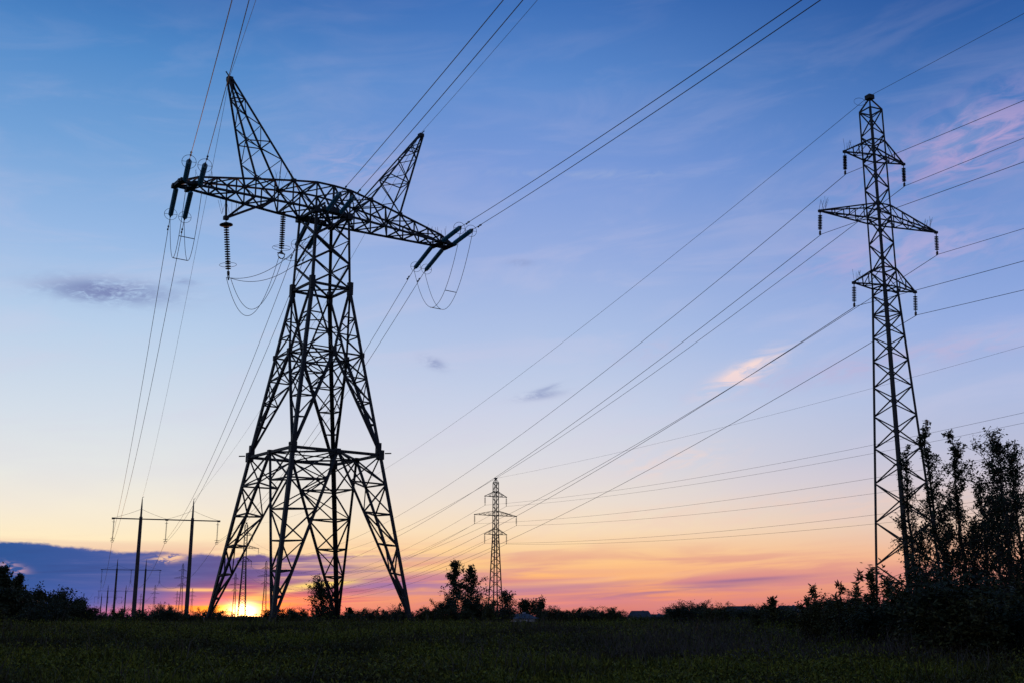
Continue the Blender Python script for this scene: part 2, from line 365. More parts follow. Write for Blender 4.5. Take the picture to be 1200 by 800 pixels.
# belt frame at mid height
m = MB()
for i in range(4):
    a, b = cn(*CS[i], Z1), cn(*CS[(i+1) % 4], Z1)
    m.beam(a, b, .17); m.beam(fm(i, Z1), fm((i+1) % 4, Z1), .11)
    m.beam(fm(i, Z1), fm((i+2) % 4, Z1), .07)
    su, sv = CS[i]; m.box(cn(su, sv, Z1)+Vector((-.03*su, -.03*sv, 0)), .40, .40, .62); m.box(fm(i, Z1), .3, .3, .3)
    m.beam(cn(su, sv, Z1)+Vector((su*.2, sv*.2, .1)), cn(su, sv, Z1)+Vector((su*.5, sv*.5, .1)), .07)
m.build('belt_frame', M['steel'], big)
# upper legs and body
m = MB()
for i, (su, sv) in enumerate(CS):
    outv = (su, sv, 0); c1, c2, c3, c4 = (cn(su, sv, z) for z in (Z1, Z2, Z3, Z4))
    m.angle(c1, c3, .22, .04, outv); m.angle(c3, c4, .17, .035, outv)
    for fi in (i, (i-1) % 4):
        f2 = fm(fi, Z2); f3 = fm(fi, Z3)
        m.beam(c1, f2, .18, .15); m.beam(c3, f2, .14, .12)
        lv = [.30, .52, .76]                  # rungs of the inverted triangle below the diaphragm
        pr = None
        for j, t in enumerate(lv):
            a, b = c1.lerp(c2, t), c1.lerp(f2, t); m.beam(a, b, .085)
            if pr: m.beam(pr[0], b, .07); m.beam(pr[1], a, .06) if j == 2 else None
            pr = (a, b)
        m.beam(pr[0], f2, .08); m.beam(pr[1], c2, .08)
        lv = [.45, .72]
        pr = None
        for t in lv:
            a, b = c3.lerp(c2, t), c3.lerp(f2, t); m.beam(a, b, .075)
            if pr: m.beam(pr[0], b, .065)
            pr = (a, b)
        m.beam(pr[1], c2, .08)
    # inner face of each leg triangle
    fa, fb = fm(i, Z2), fm((i-1) % 4, Z2)
    for t in (.30, .52, .76): m.beam(c1.lerp(fa, t), c1.lerp(fb, t), .055)
    m.beam(c1.lerp(fa, .52), c1.lerp(fb, .76), .065); m.beam(c1.lerp(fa, .76), fb, .065)
    m.beam(c3.lerp(fa, .55), c3.lerp(fb, .55), .065); m.beam(c3.lerp(fa, .3), c3.lerp(fb, .55), .055)
    m.beam(c2, fm(i, Z2), .10); m.beam(fm(i, Z2), cn(*CS[(i+1) % 4], Z2), .10); m.beam(fm(i, Z2), fm((i+1) % 4, Z2), .09); m.beam(fm(i, Z2), fm((i+2) % 4, Z2), .065)
    m.box(c3, .32, .32, .9); m.box(c2, .22, .22, .34); m.box(fm(i, Z2), .28, .28, .6); m.box(c4, .4, .4, .45); m.box(c1+Vector((-su*.12, -sv*.12, .45)), .3, .3, .7)
    # body above the waist
    a0, a1 = c3, c4; b0, b1 = cn(*CS[(i+1) % 4], Z3), cn(*CS[(i+1) % 4], Z4)
    zig(m, a0, a1, b0, b1, 3, .115, False, i % 2); zig(m, a0, a1, b0, b1, 3, .07, False, (i+1) % 2)
    m.beam(a0, b0, .15); m.beam(a1, b1, .18)
    m.beam(c3, cn(-su, -sv, Z3), .09)
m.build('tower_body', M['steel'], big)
# crossarm: box truss running along local x
UA = 10.52
def bv(u): u = abs(u); return 1.27 if u < 2 else 1.27+(0.42-1.27)*(u-2)/(UA-2)
def zt(u):
    u = abs(u); P = [(0, 29.35), (1.6, 29.3), (3.0, 29.05), (5.6, 28.62), (9.4, 27.95), (UA, 27.45)]
    for (a, za), (b, zb_) in zip(P, P[1:]):
        if u <= b: return za+(zb_-za)*(u-a)/(b-a)
    return P[-1][1]
us = [0, 1.3, 3.0, 4.3, 5.6, 6.9, 8.2, 9.4, UA]
cm_ = MB()
for s in (-1, 1):
    for j in range(len(us)-1):
        u0, u1 = s*us[j], s*us[j+1]
        for v in (-1, 1):
            b0, b1 = Vector((u0, v*bv(u0), 27.4)), Vector((u1, v*bv(u1), 27.4)); t0, t1 = Vector((u0, v*bv(u0), zt(u0))), Vector((u1, v*bv(u1), zt(u1)))
            cm_.beam(b0, b1, .14, .13, .03); cm_.beam(t0, t1, .12, .11, .03)
            if j < len(us)-2: cm_.beam(t1, b1, .08)
            if j < 2: cm_.beam(b0, t1, .10); cm_.beam(t0, b1, .10)
            elif j % 2: cm_.beam(b0, t1, .09)
            elif j < len(us)-2: cm_.beam(t0, b1, .09)
            else: cm_.beam(t0, b1, .1)
        for (z0, z1, w) in ((27.4, 27.4, .08), (zt(u0), zt(u1), .07)):
            y0, y1 = bv(u0), bv(u1)
            cm_.beam((u1, -y1, z1), (u1, y1, z1), w+.01)
            if j % 2 or j < 2: cm_.beam((u0, -y0, z0), (u1, y1, z1), w)
            if not j % 2 or j < 2: cm_.beam((u0, y0, z0), (u1, -y1, z1), w)
        cm_.beam((u1, -bv(u1), 27.4), (u1, bv(u1), zt(u1)), .05)
    cm_.box((s*UA, 0, 27.42), .28, 1.7, .24); cm_.box((s*(UA-.9), 0, 27.40), .22, 1.9, .2); cm_.box((s*(UA-.45), -.5, 27.43), 1.3, .2, .2); cm_.box((s*(UA-.45), .5, 27.43), 1.3, .2, .2)
    for (uu, v) in ((3.0, -1), (3.0, 1), (5.6, -1), (5.6, 1)): cm_.box((s*uu, v*bv(uu), zt(uu)), .3, .2, .25)
for v in (-1, 1):
    cm_.beam((0, v*1.27, 27.4), (0, v*1.27, 29.35), .12); cm_.box((-.0, v*1.3, 27.5), 1.6, .3, .3)
    for s in (-1, 1): cm_.beam((s*1.27, v*1.27, 27.4), (s*.1, v*.2, 28.4), .12)
cm_.beam((-1.27,-1.27,27.42),(1.27,1.27,27.42),.12); cm_.beam((-1.27,1.27,27.38),(1.27,-1.27,27.38),.12)
arm_o = cm_.build('crossarm', M['steel'], big)
def spikes(c, n, h, spread, parent):
    s_ = MB(); r_ = random.Random(int(abs(c[0]*10)))
    for _ in range(n):
        b = Vector(c)+Vector((r_.uniform(-spread, spread), r_.uniform(-.3, .3), 0)); a = r_.uniform(-.6, .6)
        s_.beam(b, b+Vector((math.sin(a)*h*.7, r_.uniform(-.35, .35)*h, h)), .014)
    s_.build('bird_spikes', M['rusty'], parent)
for s in (-1, 1): spikes((s*9.2, 0, 27.8), 10, .9, 1.3, arm_o)
spikes((-3.2, 0, 29.1), 7, .9, .6, arm_o)
# horns that carry the earth wires
APEX = {}
for s in (-1, 1):
    h = MB(); ap = Vector((s*7.63, -.3, 35.5)); APEX[s] = ap
    base = [Vector((s*u, v*bv(u), zt(u)+.05)) for u, v in ((3.0,-1), (5.6,-1), (5.6,1), (3.0,1))]
    tops = [ap+Vector((du, dv, 0)) for du, dv in ((-s*.13,-.13), (s*.13,-.13), (s*.13,.13), (-s*.13,.13))]
    for j in range(4):
        h.beam(base[j], tops[j], .115, .10)
        a, b = base[j], base[(j+1) % 4]; ta, tb = tops[j], tops[(j+1) % 4]
        P = [0, .2, .38, .54, .68, .80, .9, 1]
        for n_, (p0, p1) in enumerate(zip(P, P[1:])):
            if (n_+j) % 2: h.beam(a.lerp(ta, p0), b.lerp(tb, p1), .05)
            else: h.beam(b.lerp(tb, p0), a.lerp(ta, p1), .05)
            if n_ in (2, 5): h.beam(a.lerp(ta, p0), b.lerp(tb, p0), .06)
    h.box(ap, .36, .36, .25); h.beam(ap+Vector((0,0,.1)), ap+Vector((s*.3, 0, .45)), .06)
    h.build('earth_wire_horn', M['steel'], big)
# side bracket holding a jumper string
br = MB(); BR = Vector((-7.15, 0, 25.8))
for (u, v) in ((-5.6, -1), (-5.6, 1), (-4.3, -1), (-6.9, 1)):
    br.beam(BR, (u, v*bv(u), 27.35), .10 if u == -5.6 else .13)
br.box(BR, .3, .3, .25); brk = br.build('side_bracket', M['steel'], big); spikes((-7.0, 0, 26.1), 8, 1.0, .5, brk)

# ------------------------------------------------------------------ insulators and wires
def w2(l, Mx=MBig): return Mx @ Vector(l)
def string_mesh(m, L, n, r, head=.16, tail=.16):
    """hangs from the origin towards -Z"""
    pitch = (L-head-tail)/n
    prof = [(0, .03), (head, .03)]
    for j in range(n):
        z = head+j*pitch
        prof += [(z+pitch*.05, .03), (z+pitch*.34, r*.6), (z+pitch*.50, r), (z+pitch*.58, r*.96), (z+pitch*.62, .03), (z+pitch*.98, .026)]
    prof += [(L-tail, .03), (L, .03)]
    m.rings([(0, 0, -z) for z, _ in prof], [q for _, q in prof], 10)
def orient(o, P, d):
    o.location = P; o.rotation_euler = (-Vector(d)).to_track_quat('Z', 'Y').to_euler()
def make_string(name, L, n, r, mat, hoops=(), label=None, group=None, cap_disc=False, horn=False):
    t = empty(name, (0,0,0), 0, label, 'insulator', group)
    m = MB(); string_mesh(m, L, n, r); m.build('disc_stack', mat, t, smooth=False)
    if hoops:
        for (z, rr) in hoops:
            h = MB(); h.hoop((0, 0, -z), (0, 0, 1), rr, .014); h.build('guard_ring', M['rusty'], t)
            h = MB(); h.beam((-rr, 0, -z), (rr, 0, -z), .02); h.build('ring_bar', M['rusty'], t)
    c = MB(); c.box((0, 0, -L-.05), .10, .16, .22)
    if horn: c.beam((-.28, 0, -L-.15), (.28, 0, -L-.15), .06); c.hoop((0, 0, -L-.28), (0, 1, 0), .24, .03, 12)
    if cap_disc: c.rings([(0,0,-.28), (0,0,-.34), (0,0,-.40), (0,0,-.44)], [.10, .42, .44, .1], 14)
    c.build('clamp', M['rusty'], t)
    return t
def tube(name, pts, r, label, group, cat='wire', mat='wire', n=5):
    m = MB(); m.rings(pts, r, n, True); o = m.build(name, M[mat]); return tag(o, label, cat, group)
def span(A, B, sag, n=48, ts=(0, 1)):
    A, B = Vector(A), Vector(B); P = []
    for j in range(n+1):
        t = ts[0]+(ts[1]-ts[0])*j/n; p = A.lerp(B, t); p.z -= 4*sag*t*(1-t); P.append(p)
    return P
def away(S, az, px, py, kq=.00035, L=150, n=60):
    """a sagging wire leaving S on azimuth az that crosses the sight line of (px, py)"""
    d = Vector((math.sin(R(az)), math.cos(R(az)))); r = ray(px, py)
    # S + t d = s r
    a11, a12, a21, a22 = d.x, -r.x, d.y, -r.y; b1, b2 = -S.x, -S.y
    D = a11*a22-a12*a21; t = (b1*a22-a12*b2)/D; s = (a11*b2-b1*a21)/D
    zt_ = CZ+s*r.z; mslope = (zt_-S.z-kq*t*t)/t
    return [Vector((S.x+d.x*q, S.y+d.y*q, S.z+mslope*q+kq*q*q)) for q in (L*(j/n)**1.3 for j in range(n+1))]

tension = make_string('tension_insulator', 4.6, 23, .17, M['glass'], ((4.35, .42),))
tens_used = False
def tension_string(P, d, label, group):
    global tens_used
    o = tension if not tens_used else copy_tree(tension); tens_used = True
    orient(o, P, d); tag(o, label, 'insulator', group); return Vector(P)+Vector(d).normalized()*4.9
AZN = 180-19.1                                # towards and past the camera
dn = Vector((math.sin(R(AZN)), math.cos(R(AZN)), -.10)).normalized()
H1c = None
# nearest portal (two poles) of the same line
def portal_pos(px, py, half_px, zbar):        # bar centre at px,py ; 18 m bar spans 2*half_px
    yc = FPX*9.0*.99/half_px; r = ray(px, py); return r*(yc/1.0)
def make_portal(s=1.0):
    t = empty('portal_pole', (0,0,0)); HB = 18.1
    for sx in (-1, 1):
        m = MB(); m.rings([(sx*4.45, 0, -.6), (sx*4.45, 0, HB+.4)], [.40, .28], 12); p = m.build('pole', M['concrete'], t)
        q = MB(); q.rings([(sx*4.45, 0, HB+.3), (sx*4.45, 0, HB+2.0), (sx*4.45, 0, HB+3.4)], [.20, .16, .08], 6)
        q.rings([(sx*4.45, 0, HB+3.2), (sx*4.45, 0, HB+3.7), (sx*4.45-sx*0+.25*1, 0, HB+3.75)], .05, 4); q.build('pole_spike', M['steel2'], p)
    m = MB()
    m.beam((-9.2, -.22, HB+.02), (9.2, -.22, HB+.02), .16); m.beam((-9.2, .22, HB+.02), (9.2, .22, HB+.02), .16)
    for j in range(24): x = -9.2+18.4*j/23; m.beam((x, -.22, HB), (min(9.2, x+.8), .22 if j % 2 else -.22, HB), .07)
    m.box((-9.1, 0, HB), .5, .6, .28); m.box((9.1, 0, HB), .5, .6, .28); m.box((0, 0, HB), .5, .6, .3)
    m.build('crossbar', M['steel2'], t)
    for sx in (-1, 1):
        w = MB(); w.rings(span((sx*4.45, 0, HB+1.7), (sx*8.9, 0, HB+.15), .1, 8), .022, 4); w.rings(span((sx*4.45, 0, HB+1.7), (.1*sx, 0, HB+.15), .1, 8), .022, 4); w.build('stay_wire', M['wire'], t)
    return t
H1c = ray(195.5, 609); H1c = H1c*(207/ H1c.y)
LA = Vector((H1c.x+13.1, H1c.y-74.7)).normalized(); AZF = math.degrees(math.atan2(LA.x, LA.y))
rzA = -R(AZF)
df = Vector((LA.x, LA.y, -.07)).normalized()
portal = make_portal(); PH = CZ+H1c.z-18.1
portal.location = (H1c.x, H1c.y, 0); 
portals = [portal]
# height of the first one comes from its bar; scale the tree a little so that its feet stand on the ground
def set_portal(o, px, py, dist, gz=1.2):
    r = ray(px, py); h = math.hypot(r.x, r.y); zbar = CZ+r.z/h*dist; gz = ground_z(r.x/h*dist, r.y/h*dist); s = (zbar-gz)/18.1
    o.location = (r.x/h*dist, r.y/h*dist, gz); o.rotation_euler = (0, 0, rzA); o.scale = (1, 1, s); return s
plist = [(195.5, 608.5, 214), (154, 667.3, 395), (137, 692, 640), (127, 699, 860)]
plabels = ['nearest two-pole portal standing left of the big pylon, dark concrete poles under one crossbar', 'second two-pole portal of the row, seen small just left of the nearest one',
           'third two-pole portal of the row, tiny against the blue cloud bank', 'farthest two-pole portal, lowest crossbar at the left end of the row']
for i, (px, py, dist) in enumerate(plist):
    o = portal if i == 0 else copy_tree(portal); portals.append(o) if i else None
    s = set_portal(o, px, py, dist); print('portal scale', s)
    if i: o.scale = (1.0, 1.0, s)
    tag(o, plabels[i], 'power pole', 'two-pole portals of the left line')
hang = make_string('hanging_insulator', 3.5, 18, .15, M['dark_glass'], ((.45, .3), (3.3, .42)), horn=True)
hang_used = False; PS = []
pos_w = {-1: 'left end', 0: 'middle', 1: 'right end'}; ord_w = ['nearest', 'second', 'third', 'farthest']
bpy.context.view_layer.update()
for i, o in enumerate(portals):
    row = []
    for sx in (-1, 0, 1):
        P = o.matrix_world @ Vector((sx*8.95, 0, 17.95))
        st = hang if not hang_used else copy_tree(hang); hang_used = True
        st.location = P; st.rotation_euler = (0, 0, rzA)
        tag(st, 'insulator string hanging from the %s of the %s portal crossbar' % (pos_w[sx], ord_w[i]), 'insulator', 'insulators on the two-pole portals')
        row.append(P+Vector((0, 0, -3.75)))
    PS.append(row)
# tension strings and conductors of the big pylon
exits = {-1: [(272, 0), (292, 0)], 0: [(590, 0), (613, 0)], 1: [(940, 0), (962, 0)]}
nm = {-1: 'left arm tip', 0: 'middle of the crossarm', 1: 'right arm tip'}
ends = {}
cross_u = {-1: (-10.35, -9.35), 0: (-.5, .5), 1: (9.45, 10.45)}
VX = w2((0,0,0))
for s in (-1, 0, 1):
    for q_, u in enumerate(cross_u[s]):
        vv = .75 if s else 1.45
        Pn = w2((u, -vv, 27.42)); Pf = w2((u, vv, 27.36))
        wq = ('left', 'right')[q_]
        en = tension_string(Pn, dn, '%s teal string reaching towards the viewer at the %s of big pylon' % (wq, nm[s]), 'glass tension strings of the big pylon')
        ef = tension_string(Pf, df, '%s teal string reaching away at the %s of big pylon' % (wq, nm[s]), 'glass tension strings of the big pylon')
        ends[(s, q_)] = (en, ef)
        e = exits[s][q_]
        tube('overhead_wire', away(en, AZN, *e), .020, '%s wire of the pair running overhead from %s of big pylon' % (wq, nm[s]), 'near wires of the big pylon')
        T = PS[0][s+1]+Vector((LA.y, -LA.x, 0))*(-.2+.4*q_)
        tube('overhead_wire', span(ef, T, 3.2), .021, '%s wire of the pair from %s of big pylon to nearest portal' % (wq, nm[s]), 'wires from the big pylon to the portal')
    # vibration dampers ride on the wires, jumpers hang between the string ends
def damper(P, d, label):
    m = MB(); d = Vector(d).normalized(); P = Vector(P)+Vector((0,0,-.10))
    m.beam(P-d*.28, P+d*.28, .025); m.rings([P-d*.34, P-d*.2], .06, 6); m.rings([P+d*.2, P+d*.34], .06, 6); m.beam(P, P+Vector((0,0,.1)), .04)
    tag(m.build('vibration_damper', M['rusty']), label, 'damper', 'dampers clamped on the wires')
for (s, q_), (en, ef) in ends.items():
    wq = ('left', 'right')[q_]
    damper(en+dn*1.5, dn, 'small damper on the %s overhead wire at %s of big pylon' % (wq, nm[s]))
    damper(ef+df*1.7, df, 'small damper on the %s far-side wire at %s of big pylon' % (wq, nm[s]))
for s in (-1, 1):
    for q_ in (0, 1):
        en, ef = ends[(s, q_)]
        P = span(en, ef, 4.4, 26)
        tube('jumper_wire', P, .018, '%s jumper loop sagging under the %s of the big pylon' % (('left', 'right')[q_], nm[s]), 'jumper loops under the arm tips', 'jumper wire')
    a = span(*ends[(s, 0)], 4.4, 26); b = span(*ends[(s, 1)], 4.4, 26)
    m = MB(); m.beam(a[16], b[16], .04); m.beam(a[8], b[8], .04); tag(m.build('wire_spacer', M['rusty']), 'pair of spacer bars between the jumper loops under the %s' % nm[s], 'spacer')
# the two jumper strings left of the body
JA = w2((-3.1, 0, 27.3)); JB = w2((-7.15, 0, 25.7))
s1 = make_string('suspension_insulator', 3.0, 17, .19, M['dark_glass'], ((2.75, .62),), 'dark insulator string with a ring under the left arm near the tower body', None, horn=True); s1.location = JA; s1.rotation_euler = (0, 0, YB)
s2 = make_string('suspension_insulator', 3.6, 20, .19, M['dark_glass'], ((3.1, .55),), 'dark insulator string with a top disc, hanging from the side bracket under the left arm', None, cap_disc=True, horn=True); orient(s2, JB, (.10, .0, -1))
s2.rotation_euler.z += .4
JAe = JA+Vector((0,0,-3.4)); JBe = JB+Vector((.40, 0, -4.0))
for q_ in (0, 1):
    o_ = Vector((-.12+.24*q_, .2*(q_-.5), 0)); wq = ('outer', 'inner')[q_]
    tube('jumper_wire', span(JBe+o_, JAe+o_, 3.3-.5*q_, 26), .018, '%s of the two jumper loops between the hanging strings left of the body' % wq, 'jumper loops round the tower body', 'jumper wire')
    tube('jumper_wire', span(JAe+o_, ends[(0, q_)][1], .5, 20), .018, '%s jumper from the inner hanging string to the far centre strings' % wq, 'jumper loops round the tower body', 'jumper wire')
    tube('jumper_wire', span(JBe+o_, ends[(0, q_)][0], 1.8+.3*q_, 26), .018, '%s jumper from the bracket string to the near centre strings' % wq, 'jumper loops round the tower body', 'jumper wire')
# earth wires
for s, ex, wn in ((-1, (300, 0), 'left'), (1, (630, 0), 'right')):
    A = w2(APEX[s]+Vector((0, 0, .2)))
    tube('earth_wire', away(A, AZN, *ex), .013, 'thin earth wire running overhead from the tip of the %s horn' % wn, 'earth wires of the big pylon')
    T = portals[0].matrix_world @ Vector((s*4.45, 0, 21.7))
    tube('earth_wire', span(A, T, 2.5), .013, 'thin earth wire from the %s horn to the %s pole of the nearest portal' % (wn, wn), 'earth wires of the big pylon')
# wires between the portals
for i in range(3):
    for s in (-1, 0, 1):
        tube('overhead_wire', span(PS[i][s+1], PS[i+1][s+1], 4.5, 24), .03, 'wire from the %s string of the %s portal to the next portal' % (pos_w[s], ord_w[i]), 'wires between the portals')

# ------------------------------------------------------------------ slim lattice pylons with three arms
def make_pylon(armscale=1.0, fine=True, wm=1.0):
    """six-circuit lattice pylon, base at the origin, arms along x"""
    t = empty('lattice_pylon', (0,0,0)); B0 = 1.43; ZL, ZM, ZT, ZTOP = 21.03, 25.5, 30.0, 33.4
    def hb(z): return B0+(.545-B0)*z/ZL if z < ZL else .545+(.517-.545)*(z-ZL)/(ZTOP-ZL)
    m = MB(); C4 = [(-1,-1),(1,-1),(1,1),(-1,1)]
    def P(i, z): return Vector((C4[i % 4][0]*hb(z), C4[i % 4][1]*hb(z), z))
    for i in range(4):
        o = (C4[i][0], C4[i][1], 0)
        if fine: m.angle(P(i, -.3), P(i, ZL), .17*wm, .03, o); m.angle(P(i, ZL), P(i, ZTOP), .12*wm, .025, o)
        else: m.beam(P(i, -.3), P(i, ZL), .16*wm); m.beam(P(i, ZL), P(i, ZTOP), .11*wm)
        # one zigzag on every face, neighbouring faces half a panel apart
        z = .6; side = i % 2; zs = [z]
        while zs[-1] < ZTOP-.5:
            h = hb(zs[-1])*1.0+.05 if zs[-1] < ZL else .95
            zs.append(min(ZTOP, zs[-1]+h*1.0))
        for z0, z1 in zip(zs, zs[1:]):
            a, b = (P(i, z0), P(i+1, z1)) if side else (P(i+1, z0), P(i, z1)); m.beam(a, b, .065*wm); side = 1-side
        for zz in (ZTOP, ZT, ZT+1.15, ZM, ZM+1.1, ZL, ZL+1.25, ZL-1.75, ): m.beam(P(i, zz), P(i+1, zz), .07*wm)
        m.beam(P(i, ZTOP), (0, 0, 34.35), .09*wm)
    m.box((0, 0, 34.4), .45*wm, .45*wm, .3); m.build('tower_body', M['steel'], t)
    arms = []
    for (L, z, up) in ((2.52*armscale, ZT, 1.15), (4.92*armscale, ZM, 1.1), (2.56*armscale, ZL, 1.25)):
        a = MB()
        for s in (-1, 1):
            tip = Vector((s*L, 0, z+.02))
            for v in (-1, 1):
                lo = Vector((s*hb(z), v*hb(z), z)); hi = Vector((s*hb(z), v*hb(z), z+up))
                a.beam(lo, tip, .08*wm); a.beam(hi, tip+Vector((0,0,.06)), .075*wm)
                npan = 4 if L > 4 else 2
                for j in range(1, npan): 
                    t_ = j/npan; a.beam(lo.lerp(tip, t_), hi.lerp(tip, t_), .05*wm)
                    a.beam(lo.lerp(tip, t_), hi.lerp(tip, t_-1/npan), .04*wm)
            l1, l2 = Vector((s*hb(z), -hb(z), z)), Vector((s*hb(z), hb(z), z))
            npan = 4 if L > 4 else 2
            for j in range(1, npan+1):
                t0, t1 = (j-1)/npan, j/npan; a.beam(l1.lerp(tip, t0), l2.lerp(tip, t1), .04*wm); a.beam(l1.lerp(tip, t1), l2.lerp(tip, t1), .04*wm)
            a.box(tip, .22*wm, .16*wm, .16*wm)
        ao = a.build('crossarm', M['steel'], t); arms.append((L, z))
        if fine:
            for s in (-1, 1):
                if s == 1 and L < 4: continue
                spikes((s*(L-.5), 0, z+.1), 7, .75, .5, ao)
    return t, arms
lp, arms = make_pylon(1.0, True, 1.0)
PC = Vector((24.139, 70.405, 1.2)); lp.location = PC; lp.rotation_euler = (0, 0, R(24.949))
tag(lp, 'tall slim black lattice pylon with three crossarms, rising behind the trees on the right', 'pylon', 'slim lattice pylons')
def far_pylon(px, ytop, s=1.0, rz=22, arm=1.0, label='', src=None, fine=False):
    el = az_el(px, ytop)[1]; dist = (34.4*s-.4)/math.tan(R(el)); P = place(px, dist); return P, dist
short = make_string('short_insulator', 1.32, 9, .145, M['dark_glass'], ())
bpy.context.view_layer.update()
lvl = {30.0: 'top', 25.5: 'widest', 21.03: 'lowest'}
def hang_all(py, pname, first=False, s=1.0, sar=None):
    out = {}
    for (L, z) in (sar or arms):
        for sd in (-1, 1):
            P = py.matrix_world @ Vector((sd*L, 0, z-.08))
            o = short if first and not out else copy_tree(short)
            o.location = P; o.rotation_euler = (0, R(random.uniform(2, 5)) if first else 0, 0); o.scale = (s, s, s)
            tag(o, 'insulator string at %s end of %s arm of %s' % (('left', 'right')[sd > 0], lvl[z], pname), 'insulator', 'short insulators on the lattice pylons')
            out[(z, sd)] = P+Vector((0, 0, -1.45*s))
    return out
SB = hang_all(lp, 'tall right pylon', True)
# second pylon of this line: far left, beside the sun
far_src, _ = make_pylon(1.0, False, 1.55)
fars = [(283, 612, 22, 'distant lattice pylon right above the setting sun, the tallest of the far ones', 1.0),
        (309, 657, 20, 'small distant lattice pylon behind the second foot of the big pylon', 1.0),
        (273.5, 671, 24, 'small distant lattice pylon just left of the sun', 1.0),
        (210.6, 660, 20, 'taller of the distant pylons between the two poles of the nearest portal', 1.0),
        (206, 692, 20, 'tiny pylon overlapping the foot of the taller one between the portal poles', 1.0),
        (223.7, 689, 20, 'tiny distant pylon just right of the right pole of the nearest portal', 1.0),
        (179.4, 685, 20, 'distant lattice pylon right of the left pole of the nearest portal', 1.0),
        (187, 704, 20, 'tiny distant pylon low over the bushes between the portal poles', 1.0),
        (173.5, 709, 20, 'tiniest pylon, close to the left pole of the nearest portal', .9),
        (163.5, 695, 20, 'distant pylon seen beside the right pole of the second portal', 1.0),
        (130.5, 707, 20, 'tiny distant pylon among the poles of the far portals', .9)]
fobj = []
for i, (px, yt, rz, lab, s) in enumerate(fars):
    o = far_src if i == 0 else copy_tree(far_src)
    P, dist = far_pylon(px, yt, s); o.location = P; o.rotation_euler = (0, 0, R(rz)); o.scale = (s, s, (34.4*s+1.2-P.z)/34.4); tag(o, lab, 'pylon', 'slim lattice pylons'); fobj.append(o)
    print('far', px, round(dist))
mp, marms = make_pylon(1.22, False, 1.35)
P, dist = far_pylon(580.5, 560); mp.location = P; mp.rotation_euler = (0, 0, R(30)); mp.scale = (1, 1, (35.6-P.z)/34.4); print('mid pylon', dist, P)
tag(mp, 'middle pylon, lattice with three crossarms right of centre behind the twin trees', 'pylon', 'slim lattice pylons')
bpy.context.view_layer.update()
SM = hang_all(mp, 'middle pylon', s=1.5, sar=marms)
SF = hang_all(fobj[0], 'distant pylon above the sun', s=1.3)
S3 = {kk: fobj[1].matrix_world @ Vector((kk[1]*dict((z, L) for L, z in arms)[kk[0]], 0, kk[0]-1.5)) for kk in SB}
exB = {(30.0, -1): (1200, 118), (30.0, 1): (1200, 162), (25.5, -1): (1200, 190), (25.5, 1): (1200, 268), (21.03, -1): (1200, 306), (21.03, 1): (1200, 340)}
side_w = {-1: 'left', 1: 'right'}
for kk in SB:
    nm_ = '%s end of the %s arm' % (side_w[kk[1]], lvl[kk[0]])
    tube('overhead_wire', away(SB[kk], 180-21.5, *exB[kk], L=90), .017, 'wire from %s of tall right pylon to the right edge' % nm_, 'near wires of the right pylon')
    tube('overhead_wire', span(SB[kk], SF[kk], 13.5), .020, 'long wire from %s of tall right pylon to far left' % nm_, 'long wires of the right pylon')
topB = lp.matrix_world @ Vector((0, 0, 34.5))
tube('earth_wire', away(topB, 180-21.5, 1200, 16, L=90), .014, 'thin earth wire from peak of tall right pylon to upper right corner', 'earth wires of the right pylon')
tube('earth_wire', span(topB, fobj[0].matrix_world @ Vector((0, 0, 34.4)), 8.2), .016, 'long thin earth wire from peak of tall right pylon to far left', 'earth wires of the right pylon')
m = MB(); cB = lp.matrix_world @ Vector((-.9, 0, 33.9)); m.hoop(cB, (-.2, .9, .2), .42, .012, 18, .6); tag(m.build('wire_loop', M['wire']), 'small loop of spare wire beside the peak of the tall right pylon', 'wire loop')
exC = {(30.0, -1): (1200, 483), (30.0, 1): (1200, 495), (25.5, -1): (1200, 529), (25.5, 1): (1200, 552), (21.03, -1): (1022, 603), (21.03, 1): (1022, 613.5)}
for kk in SM:
    nm_ = '%s end of the %s arm' % (side_w[kk[1]], lvl[kk[0]])
    tube('overhead_wire', away(SM[kk], 180-31, *exC[kk], L=170, kq=.0003), .022, 'faint wire from %s of middle pylon to right edge' % nm_, 'right-hand wires of the pylon right of centre')
    tube('overhead_wire', span(SM[kk], S3[kk], 11, 30), .03, 'faint wire from %s of middle pylon going far left' % nm_, 'left-hand wires of the pylon right of centre')
topM = mp.matrix_world @ Vector((0, 0, 34.4))
tube('earth_wire', away(topM, 180-31, 1200, 405, L=170, kq=.0002), .018, 'faint earth wire from peak of middle pylon to the right edge', 'earth wires of the pylon right of centre')

